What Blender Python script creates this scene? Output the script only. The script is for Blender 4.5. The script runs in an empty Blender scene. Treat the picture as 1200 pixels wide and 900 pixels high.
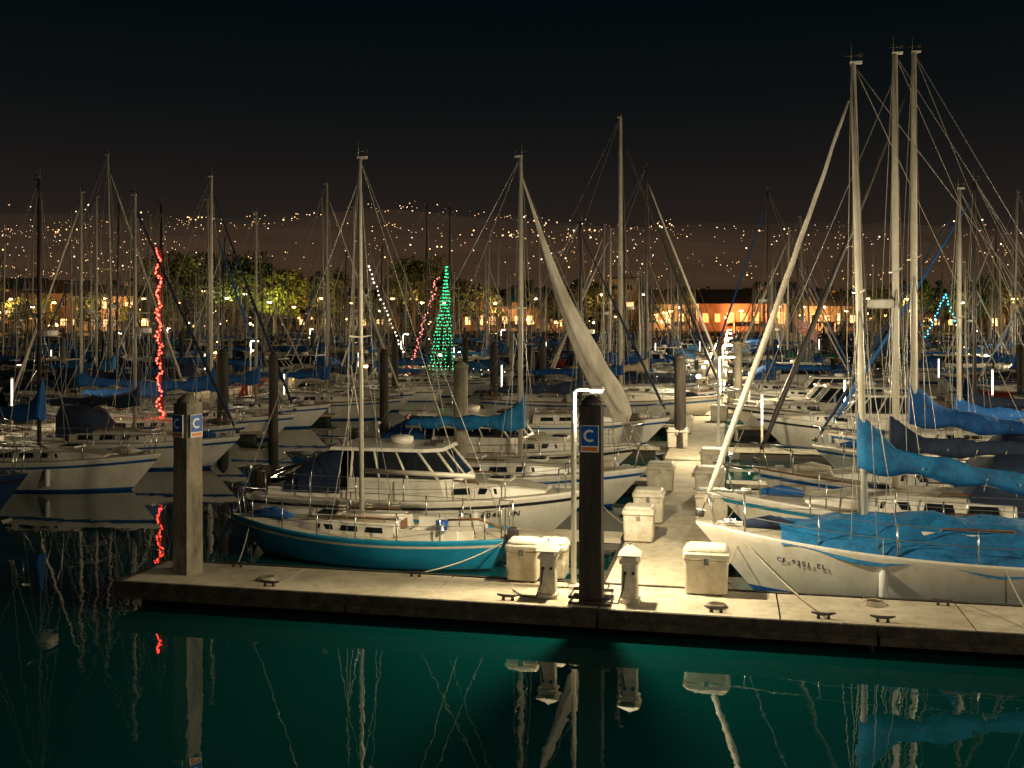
import bpy, math, random
from mathutils import Vector, Matrix, noise
R = random.Random(11)
sc = bpy.context.scene
pi = math.pi

# ------------------------------------------------------------------ materials
MAT = {}
def mat(name, c1, c2=None, scale=3.0, rough=.5, metal=0.0, bump=0.0, bscale=25.0, em=None, es=0.0, sample=True, streak=1.0, stain=0.0):
    m = bpy.data.materials.new(name); m.use_nodes = True
    nt = m.node_tree; b = nt.nodes['Principled BSDF']
    b.inputs['Roughness'].default_value = rough
    b.inputs['Metallic'].default_value = metal
    b.inputs['Base Color'].default_value = (*c1, 1)
    if c2 is not None or bump:
        tc = nt.nodes.new('ShaderNodeTexCoord')
        mp = nt.nodes.new('ShaderNodeMapping'); mp.inputs['Scale'].default_value = (1, 1, streak)
        nt.links.new(tc.outputs['Object'], mp.inputs['Vector'])
    if c2 is not None:
        n = nt.nodes.new('ShaderNodeTexNoise'); n.inputs['Scale'].default_value = scale; n.inputs['Detail'].default_value = 6
        n.inputs['Roughness'].default_value = .65
        r = nt.nodes.new('ShaderNodeValToRGB')
        r.color_ramp.elements[0].position = .38; r.color_ramp.elements[1].position = .64
        r.color_ramp.elements[0].color = (*c1, 1); r.color_ramp.elements[1].color = (*c2, 1)
        nt.links.new(mp.outputs[0], n.inputs['Vector']); nt.links.new(n.outputs['Fac'], r.inputs[0])
        last = r.outputs[0]
        if stain:
            n3 = nt.nodes.new('ShaderNodeTexNoise'); n3.inputs['Scale'].default_value = scale*4.3; n3.inputs['Detail'].default_value = 8; n3.inputs['Roughness'].default_value=.75
            r3 = nt.nodes.new('ShaderNodeValToRGB'); r3.color_ramp.elements[0].position=.50; r3.color_ramp.elements[1].position=.62
            r3.color_ramp.elements[0].color=(1,1,1,1); g=1-stain; r3.color_ramp.elements[1].color=(g,g*.95,g*.86,1)
            mx = nt.nodes.new('ShaderNodeMix'); mx.data_type='RGBA'; mx.blend_type='MULTIPLY'; mx.inputs[0].default_value=1
            nt.links.new(mp.outputs[0], n3.inputs['Vector']); nt.links.new(n3.outputs['Fac'], r3.inputs[0])
            nt.links.new(last, mx.inputs[6]); nt.links.new(r3.outputs[0], mx.inputs[7]); last = mx.outputs[2]
        nt.links.new(last, b.inputs['Base Color'])
    if bump:
        n2 = nt.nodes.new('ShaderNodeTexNoise'); n2.inputs['Scale'].default_value = bscale; n2.inputs['Detail'].default_value = 5
        bp = nt.nodes.new('ShaderNodeBump'); bp.inputs['Strength'].default_value = bump; bp.inputs['Distance'].default_value = .03
        nt.links.new(mp.outputs[0], n2.inputs['Vector']); nt.links.new(n2.outputs['Fac'], bp.inputs['Height'])
        nt.links.new(bp.outputs[0], b.inputs['Normal'])
    if em:
        b.inputs['Emission Color'].default_value = (*em, 1); b.inputs['Emission Strength'].default_value = es
        if not sample: m.cycles.emission_sampling = 'NONE'
    MAT[name] = m
    return m
mat('gelcoat_white', (.78,.74,.66), (.66,.61,.51), 1.3, .3, stain=.06, streak=.5)
mat('gelcoat_cream', (.66,.59,.45), (.50,.44,.32), 1.5, .34, stain=.08, streak=.5)
mat('gelcoat_teal', (.015,.24,.40), (.012,.18,.31), 2, .3, stain=.1)
mat('gelcoat_navy', (.012,.03,.09), (.02,.04,.09), 2, .22)
mat('gelcoat_red', (.28,.03,.02), (.2,.02,.02), 2, .3)
mat('deck_paint', (.60,.55,.44), (.42,.37,.28), 3, .6, bump=.15, stain=.15)
mat('deck_grey', (.36,.34,.30), (.24,.22,.19), 5, .6, bump=.15)
mat('antifoul', (.02,.05,.08), (.03,.03,.03), 6, .8)
mat('stripe_blue', (.01,.08,.28), None, rough=.35)
mat('stripe_dark', (.02,.02,.025), None, rough=.35)
mat('glass_dark', (.012,.015,.018), None, rough=.06)
mat('canvas_blue', (.004,.095,.33), (.003,.055,.20), 5, .8, bump=.6, bscale=9)
mat('canvas_bright', (.006,.18,.42), (.005,.10,.26), 4, .75, bump=.7, bscale=8, stain=.2)
mat('canvas_navy', (.008,.016,.045), (.012,.028,.06), 5, .85, bump=.6, bscale=9)
mat('canvas_green', (.01,.07,.05), (.01,.05,.04), 5, .85, bump=.6, bscale=9)
mat('canvas_tan', (.30,.24,.15), (.22,.17,.1), 5, .85, bump=.6, bscale=9)
mat('sailcloth', (.66,.60,.50), (.44,.38,.30), 3, .85, bump=.8, bscale=7, streak=.35)
mat('alu_mast', (.56,.51,.42), (.40,.36,.28), 1.2, .5, .2)
mat('mast_white', (.76,.70,.57), (.58,.52,.40), 1.5, rough=.4)
mat('mast_dark', (.05,.04,.035), None, rough=.4)
mat('steel', (.6,.6,.58), None, rough=.25, metal=.9)
mat('wire', (.25,.24,.22), None, rough=.4, metal=.5)
mat('rope', (.45,.40,.30), (.35,.3,.2), 20, .9)
mat('teak', (.20,.09,.035), (.13,.055,.02), 9, .55, streak=.2)
mat('fender', (.7,.7,.66), None, rough=.5)
mat('rubber', (.02,.02,.02), None, rough=.8)
mat('concrete', (.60,.53,.40), (.40,.345,.24), 1.1, .85, bump=.35, bscale=30, stain=.2)
mat('concrete_dark', (.05,.042,.032), (.025,.022,.018), 3, .9, bump=.4)
mat('timber_black', (.020,.016,.012), (.07,.053,.034), 6, .85, bump=.5, stain=.4)
mat('piling_wood', (.028,.022,.017), (.07,.055,.038), 5, .85, bump=.6, streak=.15)
mat('piling_concrete', (.34,.29,.21), (.10,.085,.06), 1.8, .9, bump=.6, streak=.4, stain=.3)
mat('box_white', (.72,.66,.53), (.52,.46,.34), 2.2, .55, stain=.15)
mat('sign_blue', (.01,.10,.42), None, rough=.35)
mat('sign_white', (.8,.8,.76), None, rough=.4)
mat('sign_orange', (.7,.2,.03), None, rough=.4)
mat('lamp_glow', (1,1,1), None, em=(1,.92,.74), es=14, sample=False)
mat('tube_glow', (1,1,1), None, em=(1,.90,.70), es=4, sample=False)
mat('sodium_glow', (1,.6,.3), None, em=(1,.52,.16), es=26, sample=False)
mat('white_glow', (1,1,1), None, em=(1,.85,.6), es=16, sample=False)
mat('hill_glow', (1,.7,.4), None, em=(1,.58,.24), es=4.0, sample=False)
mat('hill_glow_dim', (1,.7,.4), None, em=(1,.50,.2), es=1.1, sample=False)
mat('hill_glow_w', (1,.9,.7), None, em=(1,.84,.58), es=4.0, sample=False)
mat('bulb_red', (1,.05,.02), None, em=(1,.035,.02), es=22, sample=False)
mat('bulb_green', (.05,1,.4), None, em=(.03,1,.36), es=2.8, sample=False)
mat('bulb_white', (1,.9,.7), None, em=(1,.85,.65), es=4, sample=False)
mat('bulb_pink', (1,.3,.3), None, em=(1,.22,.2), es=3.5, sample=False)
mat('bulb_blue', (.1,.5,1), None, em=(.05,.6,1), es=6, sample=False)
mat('window_lit', (1,.7,.4), None, em=(1,.58,.24), es=2.4, sample=False)
mat('window_red', (1,.3,.1), None, em=(1,.24,.06), es=4, sample=False)
mat('window_dim', (.02,.02,.02), None, rough=.1)
mat('wall_stucco', (.34,.25,.17), (.22,.165,.11), .25, .9, stain=.2)
mat('wall_wood', (.17,.11,.07), (.11,.07,.045), .5, .9, stain=.3)
mat('wall_pale', (.46,.38,.28), (.30,.245,.18), .25, .9, stain=.2)
mat('roof_shingle', (.05,.04,.035), (.08,.065,.05), 1.2, .9)
mat('bark', (.06,.045,.03), (.1,.075,.05), 4, .9, bump=.5)
mat('leaf', (.045,.07,.025), (.075,.10,.03), .6, .8)
mat('leaf_yellow', (.16,.17,.02), (.10,.13,.02), .6, .8)
mat('leaf_light', (.08,.11,.035), (.05,.075,.025), .6, .8)
mat('land', (.06,.055,.04), (.035,.035,.025), .05, .95)
mat('rock', (.12,.11,.1), (.06,.055,.05), .8, .95)
mat('flag_red', (.45,.05,.04), (.6,.55,.5), 9, .8)
m=mat('hill', (.03,.026,.018), (.02,.018,.012), .01, 1, em=(1,1,1), es=1, sample=False)  # haze painted as emission, brightest at the foot, fading to sky colour upward
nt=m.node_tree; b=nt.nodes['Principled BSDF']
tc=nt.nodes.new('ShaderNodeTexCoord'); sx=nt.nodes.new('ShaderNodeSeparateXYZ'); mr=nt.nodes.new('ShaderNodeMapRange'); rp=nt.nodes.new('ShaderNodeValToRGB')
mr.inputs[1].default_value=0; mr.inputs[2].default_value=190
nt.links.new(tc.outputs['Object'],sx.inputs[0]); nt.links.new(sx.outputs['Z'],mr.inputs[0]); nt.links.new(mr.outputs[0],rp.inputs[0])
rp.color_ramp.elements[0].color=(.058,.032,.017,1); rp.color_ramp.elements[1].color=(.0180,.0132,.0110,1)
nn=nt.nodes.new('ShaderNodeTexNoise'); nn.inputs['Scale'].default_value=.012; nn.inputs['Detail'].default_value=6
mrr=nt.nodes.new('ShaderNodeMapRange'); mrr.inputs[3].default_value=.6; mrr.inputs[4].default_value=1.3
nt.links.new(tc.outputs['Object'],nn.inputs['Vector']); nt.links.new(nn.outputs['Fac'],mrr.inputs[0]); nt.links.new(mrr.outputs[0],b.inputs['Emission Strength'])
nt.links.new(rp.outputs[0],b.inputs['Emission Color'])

class MB:
    def __init__(s): s.v=[]; s.f=[]; s.m=[]; s.sm=[]
    def add(s, vs, fs, m, smooth=False):
        o=len(s.v); s.v += [tuple(v) for v in vs]
        for f in fs:
            s.f.append(tuple(i+o for i in f)); s.m.append(m); s.sm.append(smooth)
    def box(s, c, d, m, rz=0, taper=1.0, M=None):
        x,y,z=d[0]/2,d[1]/2,d[2]/2
        vs=[]
        for sz,t in ((-1,1),(1,taper)):
            for sx,sy in ((-1,-1),(1,-1),(1,1),(-1,1)):
                vx,vy=sx*x*t,sy*y*t
                p=Vector((vx*math.cos(rz)-vy*math.sin(rz)+c[0], vx*math.sin(rz)+vy*math.cos(rz)+c[1], c[2]+sz*z))
                vs.append(M@p if M else p)
        s.add(vs,[(3,2,1,0),(4,5,6,7),(0,1,5,4),(1,2,6,5),(2,3,7,6),(3,0,4,7)],m)
    def rbox(s, c, d, m, rad=.04, taper=1.0, bev=.025):
        rings=[]
        x,y,z=d[0]/2,d[1]/2,d[2]
        prof=[(0,-bev),(bev,0),(z-bev,0),(z,-bev)]
        for k,(h,ins) in enumerate(prof):
            t=1+(taper-1)*h/z
            ring=[]
            X,Y=x*t+ins,y*t+ins
            for qx,qy,a0 in ((1,1,0),(-1,1,90),(-1,-1,180),(1,-1,270)):
                for a in (0,30,60,90):
                    an=math.radians(a0+a)
                    ring.append((c[0]+qx*(X-rad)+rad*math.cos(an), c[1]+qy*(Y-rad)+rad*math.sin(an), c[2]+h))
            rings.append(ring)
        s.loft(rings,m,True,True,False)
    def loft(s, rings, m, closed=True, caps=False, smooth=True, mats=None):
        n=len(rings[0]); vs=[p for r in rings for p in r]; o=len(s.v)
        s.v+= [tuple(v) for v in vs]
        for i in range(len(rings)-1):
            for j in range(n if closed else n-1):
                k=(j+1)%n
                s.f.append((o+i*n+j,o+i*n+k,o+(i+1)*n+k,o+(i+1)*n+j)); s.m.append(mats[j] if mats else m); s.sm.append(smooth)
        if caps:
            s.f.append(tuple(o+j for j in range(n))[::-1]); s.m.append(m); s.sm.append(False)
            s.f.append(tuple(o+(len(rings)-1)*n+j for j in range(n))); s.m.append(m); s.sm.append(False)
    def tube(s, pts, r, m, seg=6, caps=True, flat=1.0):
        pts=[Vector(p) for p in pts]; n=len(pts)
        rr = r if isinstance(r,(list,tuple)) else [r]*n
        rings=[]
        for i,p in enumerate(pts):
            t=(pts[min(i+1,n-1)]-pts[max(i-1,0)])
            if t.length<1e-6: t=Vector((0,0,1))
            t.normalize()
            ref=Vector((0,1,0)) if abs(t.y)<.9 else Vector((1,0,0))
            a=t.cross(ref).normalized(); b=t.cross(a).normalized()
            rings.append([p+a*math.cos(2*pi*k/seg)*rr[i]+b*math.sin(2*pi*k/seg)*rr[i]*flat for k in range(seg)])
        s.loft(rings,m,True,caps,True)
    def ico(s,c,r,m):
        x,y,z=c
        vs=[(x+r,y,z),(x-r,y,z),(x,y+r,z),(x,y-r,z),(x,y,z+r),(x,y,z-r)]
        s.add(vs,[(0,2,4),(2,1,4),(1,3,4),(3,0,4),(2,0,5),(1,2,5),(3,1,5),(0,3,5)],m,True)
    def mesh(s,name):
        me=bpy.data.meshes.new(name); me.from_pydata(s.v,[],s.f)
        used=[]; idx=[]
        for k in s.m:
            if k not in used: used.append(k)
            idx.append(used.index(k))
        for k in used: me.materials.append(MAT[k])
        me.polygons.foreach_set('material_index',idx)
        me.polygons.foreach_set('use_smooth',s.sm)
        me.update(); return me
def link(name,data,parent=None,loc=None,rz=None,scale=None):
    o=bpy.data.objects.new(name,data); sc.collection.objects.link(o)
    if parent: o.parent=parent
    if loc is not None: o.location=loc
    if rz is not None: o.rotation_euler=(0,0,rz)
    if scale is not None: o.scale=(scale,)*3 if not isinstance(scale,tuple) else scale
    return o
def empty(name,loc=(0,0,0),rz=0,scale=1):
    e=link(name,None,None,loc,rz,scale); e.empty_display_size=.2; return e

# ------------------------------------------------------------------ survey frame of the marina
CAMH=4.75; WZ=.10
U=Vector((.978,-.2086)); U.normalize(); V=Vector((-U.y,U.x)); O=Vector((2.35,16.3))
ANG=math.atan2(U.y,U.x)
def P(a,b,z=0): 
    q=O+U*a+V*b; return Vector((q.x,q.y,z))
def a_for(px,b):
    s=(px-600)/1200
    return (s*(O.y+b*V.y)-O.x-b*V.x)/(U.x-s*U.y)
def px_of(p): return 600+1200*p.x/max(p.y,.1)
def ztop(y,Y): return CAMH+(375-y)*Y/1200

# ------------------------------------------------------------------ hull maths
class Hull:
    def __init__(s,L,B,F,tr=.62,over=.12,full=2.3):
        s.L,s.B,s.F,s.tr,s.over,s.full=L,B,F,tr,over,full
    def w(s,t):
        if t<.42: return s.B/2*(1-(1-s.tr)*((.42-t)/.42)**1.8)
        return s.B/2*max(0.0,1-((t-.42)/.58)**s.full)
    def S(s,t): return s.F*(.9+.28*((t-.3)/.7)**2)
    def pt(s,t,f,side):
        S=s.S(t); z=S*f
        k=max(0,1-f)
        x=-s.L/2+s.L*t-k*s.L*s.over*t**3+k*s.L*.05*(1-t)**4
        if f>=0: wf=(.80*(1-.45*t**3)) + (1-(.80*(1-.45*t**3)))*min(1,f)**.6
        else: wf=.35
        return Vector((x,side*s.w(t)*wf,z))
    def build(s,mb,hm,stripe,boot,deck,cock=(.08,.36)):
        N=20; fr=[-.4,0,.1,.5,.82,.9,1.0]
        rm=['antifoul',boot,hm,hm,stripe,hm]
        for side in (-1,1):
            rings=[[s.pt(i/N,f,side) for f in fr] for i in range(N+1)]
            for r in rings:
                t=r[-1].copy(); r.append(Vector((t.x,t.y,t.z+.045))); r.append(Vector((t.x,t.y-side*min(.035,abs(t.y)),t.z+.045)))
                r.append(Vector((t.x,t.y-side*min(.04,abs(t.y)),t.z)))
            mm=rm+[hm if s.L<9 else 'teak']*3
            if side==1: mb.loft([r for r in rings],None,False,False,True,mm)
            else: mb.loft([r for r in rings[::-1]],None,False,False,True,mm)
        tl=[s.pt(0,f,-1) for f in fr]+[s.pt(0,f,1) for f in fr[::-1]]
        mb.add(tl,[tuple(range(len(tl)))],hm)
        st=[]
        for i in range(N+1):
            t=i/N; w=max(0.0,s.w(t)-.04); c=min(max(w-.22,w*.5),s.B*.30)
            st.append((t,-s.L/2+s.L*t,w,c,s.S(t)))
        inn=lambda i:(cock and cock[0]<=st[i][0]<cock[1] and cock[0]<=st[i+1][0]<=cock[1]+1e-6)
        sole=.42 if s.F>.5 else .25
        for i in range(N):
            t0,x0,w0,c0,z0=st[i]; t1,x1,w1,c1,z1=st[i+1]
            for sd in (-1,1):
                vs=[(x0,sd*w0,z0),(x1,sd*w1,z1),(x1,sd*c1,z1+.03),(x0,sd*c0,z0+.03)]
                mb.add(vs,[(0,1,2,3)],deck)
            if inn(i):
                mb.add([(x0,-c0,z0-sole),(x1,-c1,z1-sole),(x1,c1,z1-sole),(x0,c0,z0-sole)],[(0,1,2,3)],'deck_grey')
                for sd in (-1,1):
                    mb.add([(x0,sd*c0,z0+.03),(x1,sd*c1,z1+.03),(x1,sd*c1,z1-sole),(x0,sd*c0,z0-sole)],[(0,1,2,3)],'gelcoat_white')
                    if s.F>.5:
                        mb.box(((x0+x1)/2,sd*(c0+c1)/2+sd*.05,(z0+z1)/2+.10),(x1-x0,.06,.18),'gelcoat_white')
                        mb.box(((x0+x1)/2,sd*((c0+c1)/2-.19),(z0+z1)/2-.22),(x1-x0,.34,.3),'gelcoat_cream')
                if i==0 or not inn(i-1):
                    mb.add([(x0,-c0,z0+.03),(x0,c0,z0+.03),(x0,c0,z0-sole),(x0,-c0,z0-sole)],[(0,1,2,3)],'gelcoat_white')
                if not inn(i+1):
                    mb.add([(x1,-c1,z1+.03),(x1,c1,z1+.03),(x1,c1,z1-sole),(x1,-c1,z1-sole)],[(0,1,2,3)],'gelcoat_white')
            else:
                mb.add([(x0,-c0,z0+.03),(x1,-c1,z1+.03),(x1,0,z1+.06),(x1,c1,z1+.03),(x0,c0,z0+.03),(x0,0,z0+.06)],[(0,1,2,5),(5,2,3,4)],deck)
    def cabin(s,mb,t0,t1,h,m,wins=3,wf=.64,topm='deck_paint'):
        n=10; rings=[]
        def ring(u,off=0):
            t=t0+(t1-t0)*u; x=-s.L/2+s.L*t
            w=min(s.w(t)*wf, s.B/2*wf)*(1-.25*max(0,u-.6)/.4)
            hh=h*(1-.72*max(0,(u-.45)/.55)**1.5)
            z=s.S(t)+.0
            return x,w,hh,z
        for k in range(n+1):
            x,w,hh,z=ring(k/n)
            rings.append([(x,-w,z),(x,-w*.93,z+hh*.85),(x,-w*.82,z+hh),(x,0,z+hh+.05),(x,w*.82,z+hh),(x,w*.93,z+hh*.85),(x,w,z)])
        mb.loft(rings,m,False,False,False,[m,m,topm,topm,m,m])
        for r,rev in ((rings[0],False),(rings[-1],True)):
            mb.add(r,[tuple(range(7)) if rev else tuple(range(7))[::-1]],m)
        for k in range(wins):
            u0=.08+.62*k/wins; u1=u0+.62/wins*.72
            for sd in (-1,1):
                vs=[]
                for u,fz in ((u0,.35),(u1,.35),(u1-.01,.74),(u0+.01,.74)):
                    x,w,hh,z=ring(u); ww=w*(1-.07*fz/.85)
                    vs.append((x,sd*(ww+.008),z+hh*fz))
                mb.add(vs,[(0,1,2,3)],'glass_dark')
        x,w,hh,z=ring(0)
        mb.add([(x-.012,-.24,z-.1),(x-.012,.24,z-.1),(x-.012,.2,z+hh),(x-.012,-.2,z+hh)],[(0,1,2,3)],'teak')
        mb.box((x+.32,0,z+hh+.07),(.64,.56,.05),'gelcoat_white')
        for sd in (-1,1): mb.tube([(x+.2,sd*w*.78,z+hh+.03),(x+.25,sd*w*.78,z+hh+.09),(x+1.3,sd*w*.78,z+hh+.09),(x+1.35,sd*w*.78,z+hh+.03)],.018,'teak',5)
        x,w,hh,z=ring(.62); mb.box((x,0,z+hh+.06),(.45,.45,.06),'glass_dark',taper=.9)
        mb.box((x,0,z+hh+.04),(.52,.52,.05),'gelcoat_white')
    def rails(s,mb,n=6):
        r=.014
        for sd in (-1,1):
            last=None
            for k in range(n+1):
                t=.06+.84*k/n; x=-s.L/2+s.L*t; y=sd*(s.w(t)-.06); z=s.S(t)
                mb.tube([(x,y,z),(x,y,z+.55)],r,'steel',5)
                if last:
                    for hz in (.3,.54): mb.tube([(last[0],last[1],last[2]+hz),(x,y,z+hz)],.006,'wire',4,False)
                last=(x,y,z)
            t=.9; x0=-s.L/2+s.L*.9; y0=sd*(s.w(.9)-.06); z0=s.S(.9)
            mb.tube([(x0,y0,z0+.55),(-s.L/2+s.L*.97,sd*s.w(.97)*.9,s.S(.97)+.58),(s.L/2+.05,0,s.S(1)+.6)],r,'steel',5)
            mb.tube([(-s.L/2+s.L*.96,sd*s.w(.96)*.7,s.S(.96)),(-s.L/2+s.L*.975,sd*s.w(.97)*.8,s.S(.97)+.58)],r,'steel',5)
            x1=-s.L/2+.05; y1=sd*(s.w(0)-.05); z1=s.S(0)
            mb.tube([(-s.L/2+s.L*.06,sd*(s.w(.06)-.06),z1+.55),(x1,y1,z1+.56),(x1,y1,z1)],r,'steel',5)
            mb.tube([(x1,y1,z1+.56),(x1,y1*.35,z1+.56),(x1,y1*.35,z1)],r,'steel',5)

def sail_cover(mb,x0,x1,z0,z1,m,rnd,peak=.62,fat=1.0):
    n=22; rings=[]; ph=rnd.uniform(0,6)
    for k in range(n+1):
        u=k/n; x=x0+(x1-x0)*u; zb=z0+(z1-z0)*u
        top=(.27+(peak-.27)*max(0,1-u/.2)**1.4)*(1-.5*u)*(1+.10*math.sin(u*22+ph)+rnd.uniform(-.06,.06))*fat
        bot=(.14+.05*math.sin(u*19+1+ph))*(1-.3*u)*fat
        hw=.15*(1-.4*u)*(1+.12*math.sin(u*22+ph))*rnd.uniform(.93,1.07)*fat
        if k==n: top*=.5; hw*=.5
        ring=[]
        for j in range(12):
            an=2*pi*j/12; c,sn=math.cos(an),math.sin(an)
            zz=zb+(top*sn if sn>0 else bot*sn)
            q=.035*noise.noise(Vector((x*4,j*.9,ph)))
            ring.append((x+rnd.uniform(-.01,.01), hw*c*(1-.5*max(0,sn))+q+rnd.uniform(-.01,.01), zz+q))
        rings.append(ring)
    mb.loft(rings,m,True,True,True)

def sailboat(L=8,B=2.6,F=.85,H=10,hm='gelcoat_white',stripe='stripe_blue',boot='stripe_blue',cover='canvas_blue',
             jib='canvas_blue',mast='alu_mast',seed=1,detail=2,tm=.58,deck='deck_paint',tarp=None,boomz=None,mr=.065,lean=0.0,dodger=None,coverfat=1.0,backlean=0,drop=.04,fend=True,jr=1.0,peak=.62):
    rnd=random.Random(seed); h=Hull(L,B,F,tr=rnd.uniform(.5,.72))
    hb=MB(); h.build(hb,hm,stripe,boot,deck)
    cb=MB(); h.cabin(cb,.37,.80,.36*min(1.15,L/8),'gelcoat_white' if hm!='gelcoat_cream' else 'gelcoat_cream',3,topm=deck)
    rg=MB(); mx=-L/2+L*tm; zm=h.S(tm)
    tx=mx+backlean
    mid=lambda u:(mx+(tx-mx)*u,lean*u,zm+(H-zm)*u)
    rg.tube([mid(0),mid(.6),mid(1)],[mr,mr,mr*.8],mast,8,True,.75)
    top=mid(1)
    rg.box((top[0]-.05,top[1],top[2]+.02),(.20,.045,.05),mast)
    rg.tube([(top[0]+.03,top[1],top[2]),(top[0]+.03,top[1],top[2]+.38)],.006,'wire',4)
    rg.tube([(top[0]-.10,top[1],top[2]+.14),(top[0]+.14,top[1],top[2]+.14)],.007,'mast_dark',4)
    rg.box((top[0]-.12,top[1],top[2]+.14),(.08,.01,.06),'mast_dark')
    bz=boomz if boomz else zm+1.15
    bl=.40*L
    rg.tube([(mx-.08,0,bz),(mx-bl,0,bz-drop)],.05,mast,7)
    rg.tube([(mx-bl+.2,0,bz-drop),(-L/2+L*.12,0,h.S(.1))],.012,'rope',4)
    wr=.0075 if detail==2 else .010
    sp=mid(.52)
    for sd in (-1,1):
        tip=(sp[0],sp[1]+sd*B*.30,sp[2]+.03)
        rg.tube([sp,tip],.020,mast,5)
        cy=sd*(h.w(tm)-.08)
        rg.tube([mid(.985),tip],wr,'wire',4,False); rg.tube([tip,(mx-.05,cy,zm)],wr,'wire',4,False)
        rg.tube([mid(.50),(mx+.35,sd*(h.w(tm+.04)-.12),zm)],wr,'wire',4,False)
        rg.tube([mid(.50),(mx-.4,sd*(h.w(tm-.05)-.1),zm)],wr,'wire',4,False)
    rg.tube([top,(-L/2+.05,0,h.S(0))],wr,'wire',4,False)
    rg.tube([(mx-bl+.3,0,bz-drop),(top[0],top[1],top[2])],wr*.7,'rope',4,False)
    rg.tube([(mx+.12,.05,zm+.5),(mx+.3,.02,zm+(H-zm)*.4),(top[0]+.03,top[1],top[2])],wr*.8,'rope',4,False)
    if rnd.random()<.25:
        q=mid(.44); rg.rbox((q[0]+.28,q[1],q[2]),(.5,.5,.18),'gelcoat_white',.2)
    bow=Vector((L/2-.06,0,h.S(1)+.08)); tp=Vector(mid(.95))
    parts={}
    jb=MB()
    if jib is None: rg.tube([bow,tp],wr*1.2,'wire',4,False)
    elif jib=='loose':
        n=34; rings=[]; d=(tp-bow)
        for k in range(n+1):
            u=k/n; p=bow+d*(.17+.82*u)
            rr=.34*max(0,math.sin((1-u)*pi*.5))**1.9*(1-.45*max(0,1-u/.14)**1.5)+.03
            p=p+Vector((-.10*math.sin(u*pi),0,-.30*math.sin(u*pi)**1.5))
            ring=[]
            for j in range(22):
                an=2*pi*j/22; w=1+.24*math.sin(4*an+k*.16)+.10*math.sin(7*an-k*.3)+rnd.uniform(-.03,.03)
                ring.append(p+Vector((math.cos(an)*rr*w*.95-.2*rr,math.sin(an)*rr*w*.7,-.15*rr*math.cos(an)+(0 if k else rnd.uniform(-.25,.1)))))
            rings.append(ring)
        jb.loft(rings,'sailcloth',True,True,True)
        jb.tube([bow,tp],.016,'wire',5)
        for q in (0,1,2): jb.tube([bow+d*.19+Vector((.1*q-.2,0,0)),bow+d*.08+Vector((-.5+.4*q,.1*q,-.25))],.012,'rope',4)
    else:
        n=18; pts=[bow+(tp-bow)*(.04+.93*k/n)+Vector((rnd.uniform(-.01,.01),0,-.05*math.sin(k/n*pi))) for k in range(n+1)]
        rr=[(.022+.034*math.sin(min(1,(1-k/n)*1.25)*pi/2)*(1-.5*max(0,1-k/n-.9)/.1))*rnd.uniform(.9,1.1)*(L/8.)*jr for k in range(n+1)]
        jb.tube(pts,rr,jib,7); jb.tube([bow,tp],.010,'steel',4)
        jb.tube([bow+Vector((0,0,.05)),bow+Vector((-.02,0,.16))],.08,'mast_dark',8)
    parts['hull']=hb; parts['cabin']=cb; parts['mast_and_rigging']=rg
    if jb.v: parts['furled_jib']=jb
    if cover:
        cv=MB(); sail_cover(cv,mx+.12,mx-bl+.05,bz+.06,bz+.08-drop,cover,rnd,peak=peak,fat=coverfat)
        for k in range(6):
            x=mx-bl*(.12+.15*k); zz=bz-drop*(.12+.15*k); cv.tube([(x,-.15,zz+.1),(x+.02,0,zz-.12),(x,.15,zz+.1)],.010,'rope',4)
        parts['sail_cover']=cv
    if dodger:
        dg=MB(); x0=-L/2+L*.40; rings=[]
        for k,(dx,hh) in enumerate(((.55,.08),(.25,.55),(-.1,.85),(-.75,.88))):
            z=h.S(.4)+.36; w=B*.30
            rings.append([(x0+dx,-w,z-.3),(x0+dx,-w*.97,z+hh*.55),(x0+dx,-w*.7,z+hh*.9),(x0+dx,0,z+hh),(x0+dx,w*.7,z+hh*.9),(x0+dx,w*.97,z+hh*.55),(x0+dx,w,z-.3)])
        dg.loft(rings,dodger,False,False,True); parts['dodger']=dg
    if detail>=1:
        rl=MB(); h.rails(rl,6 if detail==2 else 4); parts['rails']=rl
    if detail==2:
        ft=MB()
        for t in ((.33,.66) if fend else ()):
            for sd in (-1,1):
                q=h.pt(t,.55,sd); y=q.y+sd*.09
                ft.tube([(q.x,y,q.z-.26),(q.x,y,q.z-.21),(q.x,y,q.z+.16),(q.x,y,q.z+.22)],[.03,.07,.07,.03],'fender',8)
                ft.tube([(q.x,y,q.z+.22),(q.x,sd*(h.w(t)-.05),h.S(t)+.3)],.008,'rope',4)
        for sd in (-1,1):
            x=-L/2+L*.2; y=sd*(min(h.w(.2)-.26,B*.3)+.09); z=h.S(.2)+.18
            ft.tube([(x,y,z),(x,y,z+.05),(x,y,z+.07),(x,y,z+.14)],[.07,.06,.045,.055],'steel',10)
            ft.box((-L/2+L*.93,sd*.12,h.S(.93)+.10),(.2,.035,.04),'steel')
        ft.tube([(-L/2+.1,0,h.S(0)+.1),(-L/2+.6,0,h.S(0)+.28),(-L/2+1.2,.05,h.S(0)+.25)],[.025,.025,.02],'teak',6)
        ft.rbox((-L/2-.16,.45,h.S(0)-.12),(.2,.24,.36),'mast_dark',.05)
        ft.tube([(-L/2-.16,.45,h.S(0)-.1),(-L/2-.2,.45,-.3)],[.06,.04],'mast_dark',6)
        c=Vector((-L/2+L*.86,.05,h.S(.86)+.14)); ft.tube([c+Vector((-.5,.1,0)),c+Vector((-.1,-.05,.03)),c+Vector((.35,.03,0))],[.07,.12,.06],rnd.choice(['sailcloth','canvas_blue','canvas_navy']),8)
        c=Vector((-L/2+L*.25,-.3,h.S(.25)-.05)); ft.tube([c,c+Vector((0,0,.24))],[.10,.13],'sign_blue',10)
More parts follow.
